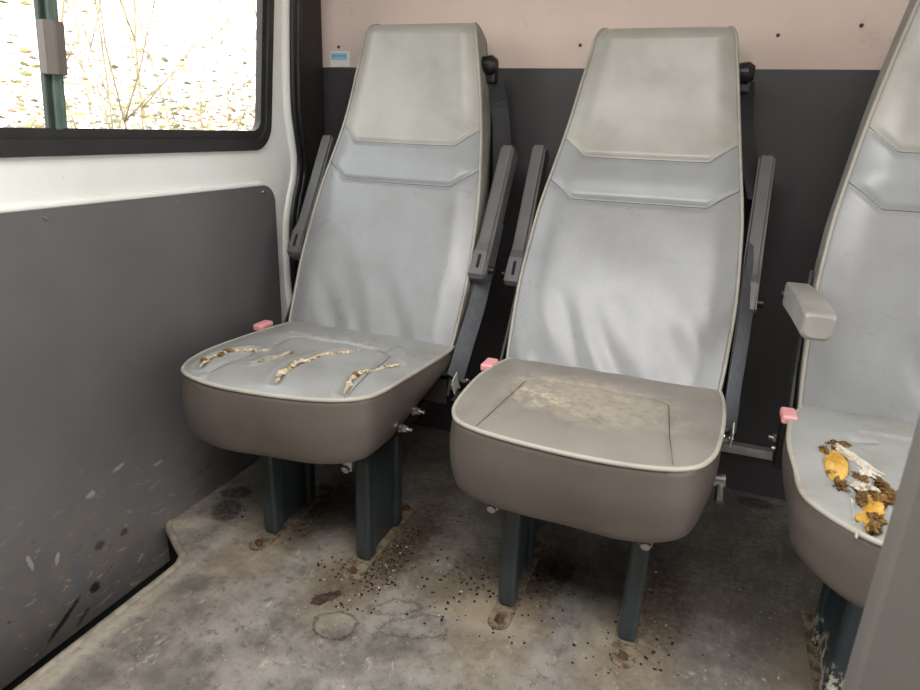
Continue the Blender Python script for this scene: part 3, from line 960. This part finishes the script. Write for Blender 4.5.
# ------------------------------------------------------------------ loose things
# upright grey panel nearest the camera
px0 = .147
bm = bmesh.new()
add_box(bm, (px0, .450, -.019), (px0+.30, .480, .86), .006, 3)
pp = from_bm('partition_panel', bm, M['slab'])
tag(pp, 'plain grey upright panel standing nearest the camera, in front of the right-hand seat', 'panel')

bm = bmesh.new(); add_box(bm, (-.031, -.0006, -.0195), (.031, .0006, .0195))
st = from_bm('sticker', bm, M['sticker']); st.location = (-1.021, YB+.0032, 1.0635)
tag(st, 'small blue and white sticker low on the pink wall', 'sticker')

# dead leaf scrap
lv = [p+Vector((noise.noise(Vector((p.x*170, p.y*170, 1))), noise.noise(Vector((p.x*170, p.y*170, 9)))))*.007 for p in catmull([Vector(p) for p in ((-.622, .884), (-.612, .878), (-.600, .888), (-.587, .905), (-.582, .928), (-.590, .934), (-.603, .920), (-.612, .915), (-.624, .902))], 7, True)]
bm = bmesh.new()
cv = bm.verts.new((-.602, .906, .005)); ring = [bm.verts.new((p.x, p.y, .0012+.002*abs(noise.noise(Vector((p.x*80, p.y*80, 0)))))) for p in lv]
for i in range(len(ring)): bm.faces.new((cv, ring[i], ring[(i+1) % len(ring)]))
ex = bmesh.ops.extrude_face_region(bm, geom=bm.faces[:])
for v in [g for g in ex['geom'] if isinstance(g, bmesh.types.BMVert)]: v.co.z = max(.0002, v.co.z-.0012)
tag(from_bm('dead_leaf', bm, M['leaf_dead']), 'flat dark brown leaf scrap on the floor before the window-side seat', 'leaf')

# crumbs and grit trodden in round the seat feet
def crumbs(name, mat, spots, label, smin, smax, seed):
    rnd = random.Random(seed); bm = bmesh.new()
    for (cx, cy, sx, sy, n) in spots:
        for _ in range(n):
            x = cx+rnd.gauss(0, sx); y = cy+rnd.gauss(0, sy)
            if x < -1.05 or y > YB-.02 or y < .5: continue
            r = rnd.uniform(smin, smax)
            m = Matrix.Translation((x, y, r*.35)) @ Matrix.Rotation(rnd.random()*6, 4, 'Z') @ Matrix.Diagonal((r*rnd.uniform(.8, 1.8), r, r*.5, 1))
            bmesh.ops.create_icosphere(bm, subdivisions=1, radius=1, matrix=m)
    o = from_bm(name, bm, mat)
    return tag(o, label, 'debris', None, 'stuff')
crumbs('dark_crumbs', M['crumb'], [(-.545, 1.05, .022, .07, 170), (-.60, .995, .035, .025, 60), (-.785, 1.17, .018, .06, 80), (-.30, 1.08, .07, .04, 90), (-.225, 1.16, .025, .03, 40), (-.05, 1.02, .02, .06, 30), (.03, 1.03, .03, .06, 20), (-.40, 1.0, .07, .04, 40), (-.15, .97, .10, .04, 14), (-.3, 1.2, .3, .15, 20), (-.99, 1.12, .04, .06, 25)],
       'dark brown crumbs and grit scattered on the floor around the seat feet', .0010, .0032, 3)
crumbs('pale_crumbs', M['crumb_pale'], [(-.575, 1.02, .05, .06, 45), (-.30, 1.06, .10, .07, 40), (-.05, 1.1, .18, .12, 45), (-.5, .8, .25, .12, 25), (.15, 1.15, .12, .2, 25)],
       'pale crumbs and chips scattered on the floor around the seat feet', .001, .003, 5)

# ------------------------------------------------------------------ outside the window
bm = bmesh.new(); add_box(bm, (-40, -25, -.75), (25, 45, -.65))
tag(from_bm('ground', bm, M['earth']), kind='structure')
def branch(V, F, p, d, L, r, depth, rnd):
    n = 7; P = [Vector(p)]; d = Vector(d).normalized()
    for i in range(n):
        d = (d+Vector((rnd.uniform(-1, 1), rnd.uniform(-1, 1), rnd.uniform(-.5, .7)))*.11).normalized()
        P.append(P[-1]+d*L/n)
    v, f = tube(P, [r*(1-.65*i/n) for i in range(n+1)], 5)
    o = len(V); V += v; F += [tuple(a+o for a in q) for q in f]
    if depth:
        for _ in range(3):
            k = rnd.randint(2, n-1); a = rnd.uniform(0, 6.28)
            dd = d*.8+Vector((math.cos(a), math.sin(a), rnd.uniform(.1, .7)))*.75
            branch(V, F, P[k], dd, L*rnd.uniform(.35, .6), r*.5, depth-1, rnd)
rnd = random.Random(21)
for i in range(11):
    y = 2.2+.62*i+rnd.uniform(-.25, .25); x = -3.4-.12*i+rnd.uniform(-.7, .5)
    V = []; F = []
    for _ in range(3):
        branch(V, F, (x+rnd.uniform(-.15, .15), y+rnd.uniform(-.15, .15), -.66), (rnd.uniform(-.35, .35), rnd.uniform(-.35, .35), 1), rnd.uniform(2.2, 3.4), rnd.uniform(.008, .015), 2, rnd)
    o = from_py('bare_shrub', [Vector(q)-Vector((x, y, -.65)) for q in V], F, M['twig']); o.location = (x, y, -.65)
    tag(o, 'thin bare shrub with pale twigs outside the van window', 'shrub', 'bare shrubs beyond the window')
V = []; F = []; mi = []
for _ in range(15000):
    k = rnd.random(); y = rnd.uniform(2.4, 9.5); x = -3.6-.25*(y-2.4)+rnd.uniform(-1.2, .8)
    z = -.6+abs(rnd.gauss(0, 1.0)) if rnd.random() < .35 else .55+abs(rnd.gauss(0, .42))
    clump = noise.noise(Vector((y*1.3, x*1.3, z*1.5)))
    if clump < .06 or z > 1.5: continue
    r = rnd.uniform(.010, .027); a = rnd.uniform(0, 6.28); e = rnd.uniform(-1, 1)
    R = Matrix.Rotation(a, 3, 'Z') @ Matrix.Rotation(e*1.4, 3, 'X')
    o = len(V)
    for q in ((-1.5, 0, 0), (0, -.7, .2), (1.5, 0, 0), (0, .7, .2)): V.append(R @ (Vector(q)*r)+Vector((x, y, z)))
    F += [(o, o+1, o+2), (o, o+2, o+3)]
    c = noise.noise(Vector((y*.9+7, x, 3)))
    m = 0 if c > .12 else (1 if c > -.2 else 2)
    if rnd.random() < .12: m = 2
    mi += [m, m]
o = from_py('undergrowth', V, F, [M['leaf_y'], M['leaf_o'], M['leaf_d']], None, False)
for p, k in zip(o.data.polygons, mi): p.material_index = k
tag(o, 'tangled yellow, russet and green undergrowth leaves outside the window', 'leaves', None, 'stuff')

# ------------------------------------------------------------------ light
w = bpy.data.worlds.new('sky'); scene.world = w; w.use_nodes = True
nt = w.node_tree; bg = nt.nodes['Background']
tc = nt.nodes.new('ShaderNodeTexCoord'); sx = nt.nodes.new('ShaderNodeSeparateXYZ'); cr = nt.nodes.new('ShaderNodeValToRGB')
nt.links.new(tc.outputs['Generated'], sx.inputs[0]); nt.links.new(sx.outputs['Z'], cr.inputs[0])
cr.color_ramp.elements[0].position = 0.0; cr.color_ramp.elements[0].color = (1, .985, .96, 1)
cr.color_ramp.elements[1].position = .7; cr.color_ramp.elements[1].color = (.90, .95, 1, 1)
nt.links.new(cr.outputs[0], bg.inputs['Color']); bg.inputs['Strength'].default_value = 3.1
def area(name, loc, target, sx_, sy_, power, color):
    L = bpy.data.lights.new(name, 'AREA'); L.shape = 'RECTANGLE'; L.size = sx_; L.size_y = sy_; L.energy = power; L.color = color
    o = bpy.data.objects.new(name, L); COL.objects.link(o); o.location = loc
    o.rotation_euler = (Vector(target)-Vector(loc)).to_track_quat('-Z', 'Y').to_euler()
    return o
area('overhead_fill', (-.15, .30, 1.585), (-.15, .45, 0), 1.1, .9, 29, (1, .985, .97))  # added overhead fill with no visible fixture, lights seats and floor from above

# ------------------------------------------------------------------ camera
pit, rol, yaw = .3235, .0371, -.3568
fw = Vector((math.sin(yaw)*math.cos(pit), math.cos(yaw)*math.cos(pit), -math.sin(pit)))
r = Vector((math.cos(yaw), -math.sin(yaw), 0)); u = r.cross(fw)
r2 = math.cos(rol)*r+math.sin(rol)*u; u2 = -math.sin(rol)*r+math.cos(rol)*u
cam = bpy.data.cameras.new('camera'); co = bpy.data.objects.new('camera', cam); COL.objects.link(co)
mt = Matrix((r2, u2, -fw)).transposed().to_4x4(); mt.translation = (0, 0, .8956)
co.matrix_world = mt
cam.sensor_width = 36; cam.lens = 648.6*36/920; cam.clip_start = .02
cam.dof.use_dof = True; cam.dof.focus_distance = 1.35; cam.dof.aperture_fstop = 9
scene.camera = co
vs = scene.view_settings
vs.view_transform = 'Standard'; vs.look = 'None'; vs.gamma = 1; vs.use_curve_mapping = False; vs.exposure = 0.30
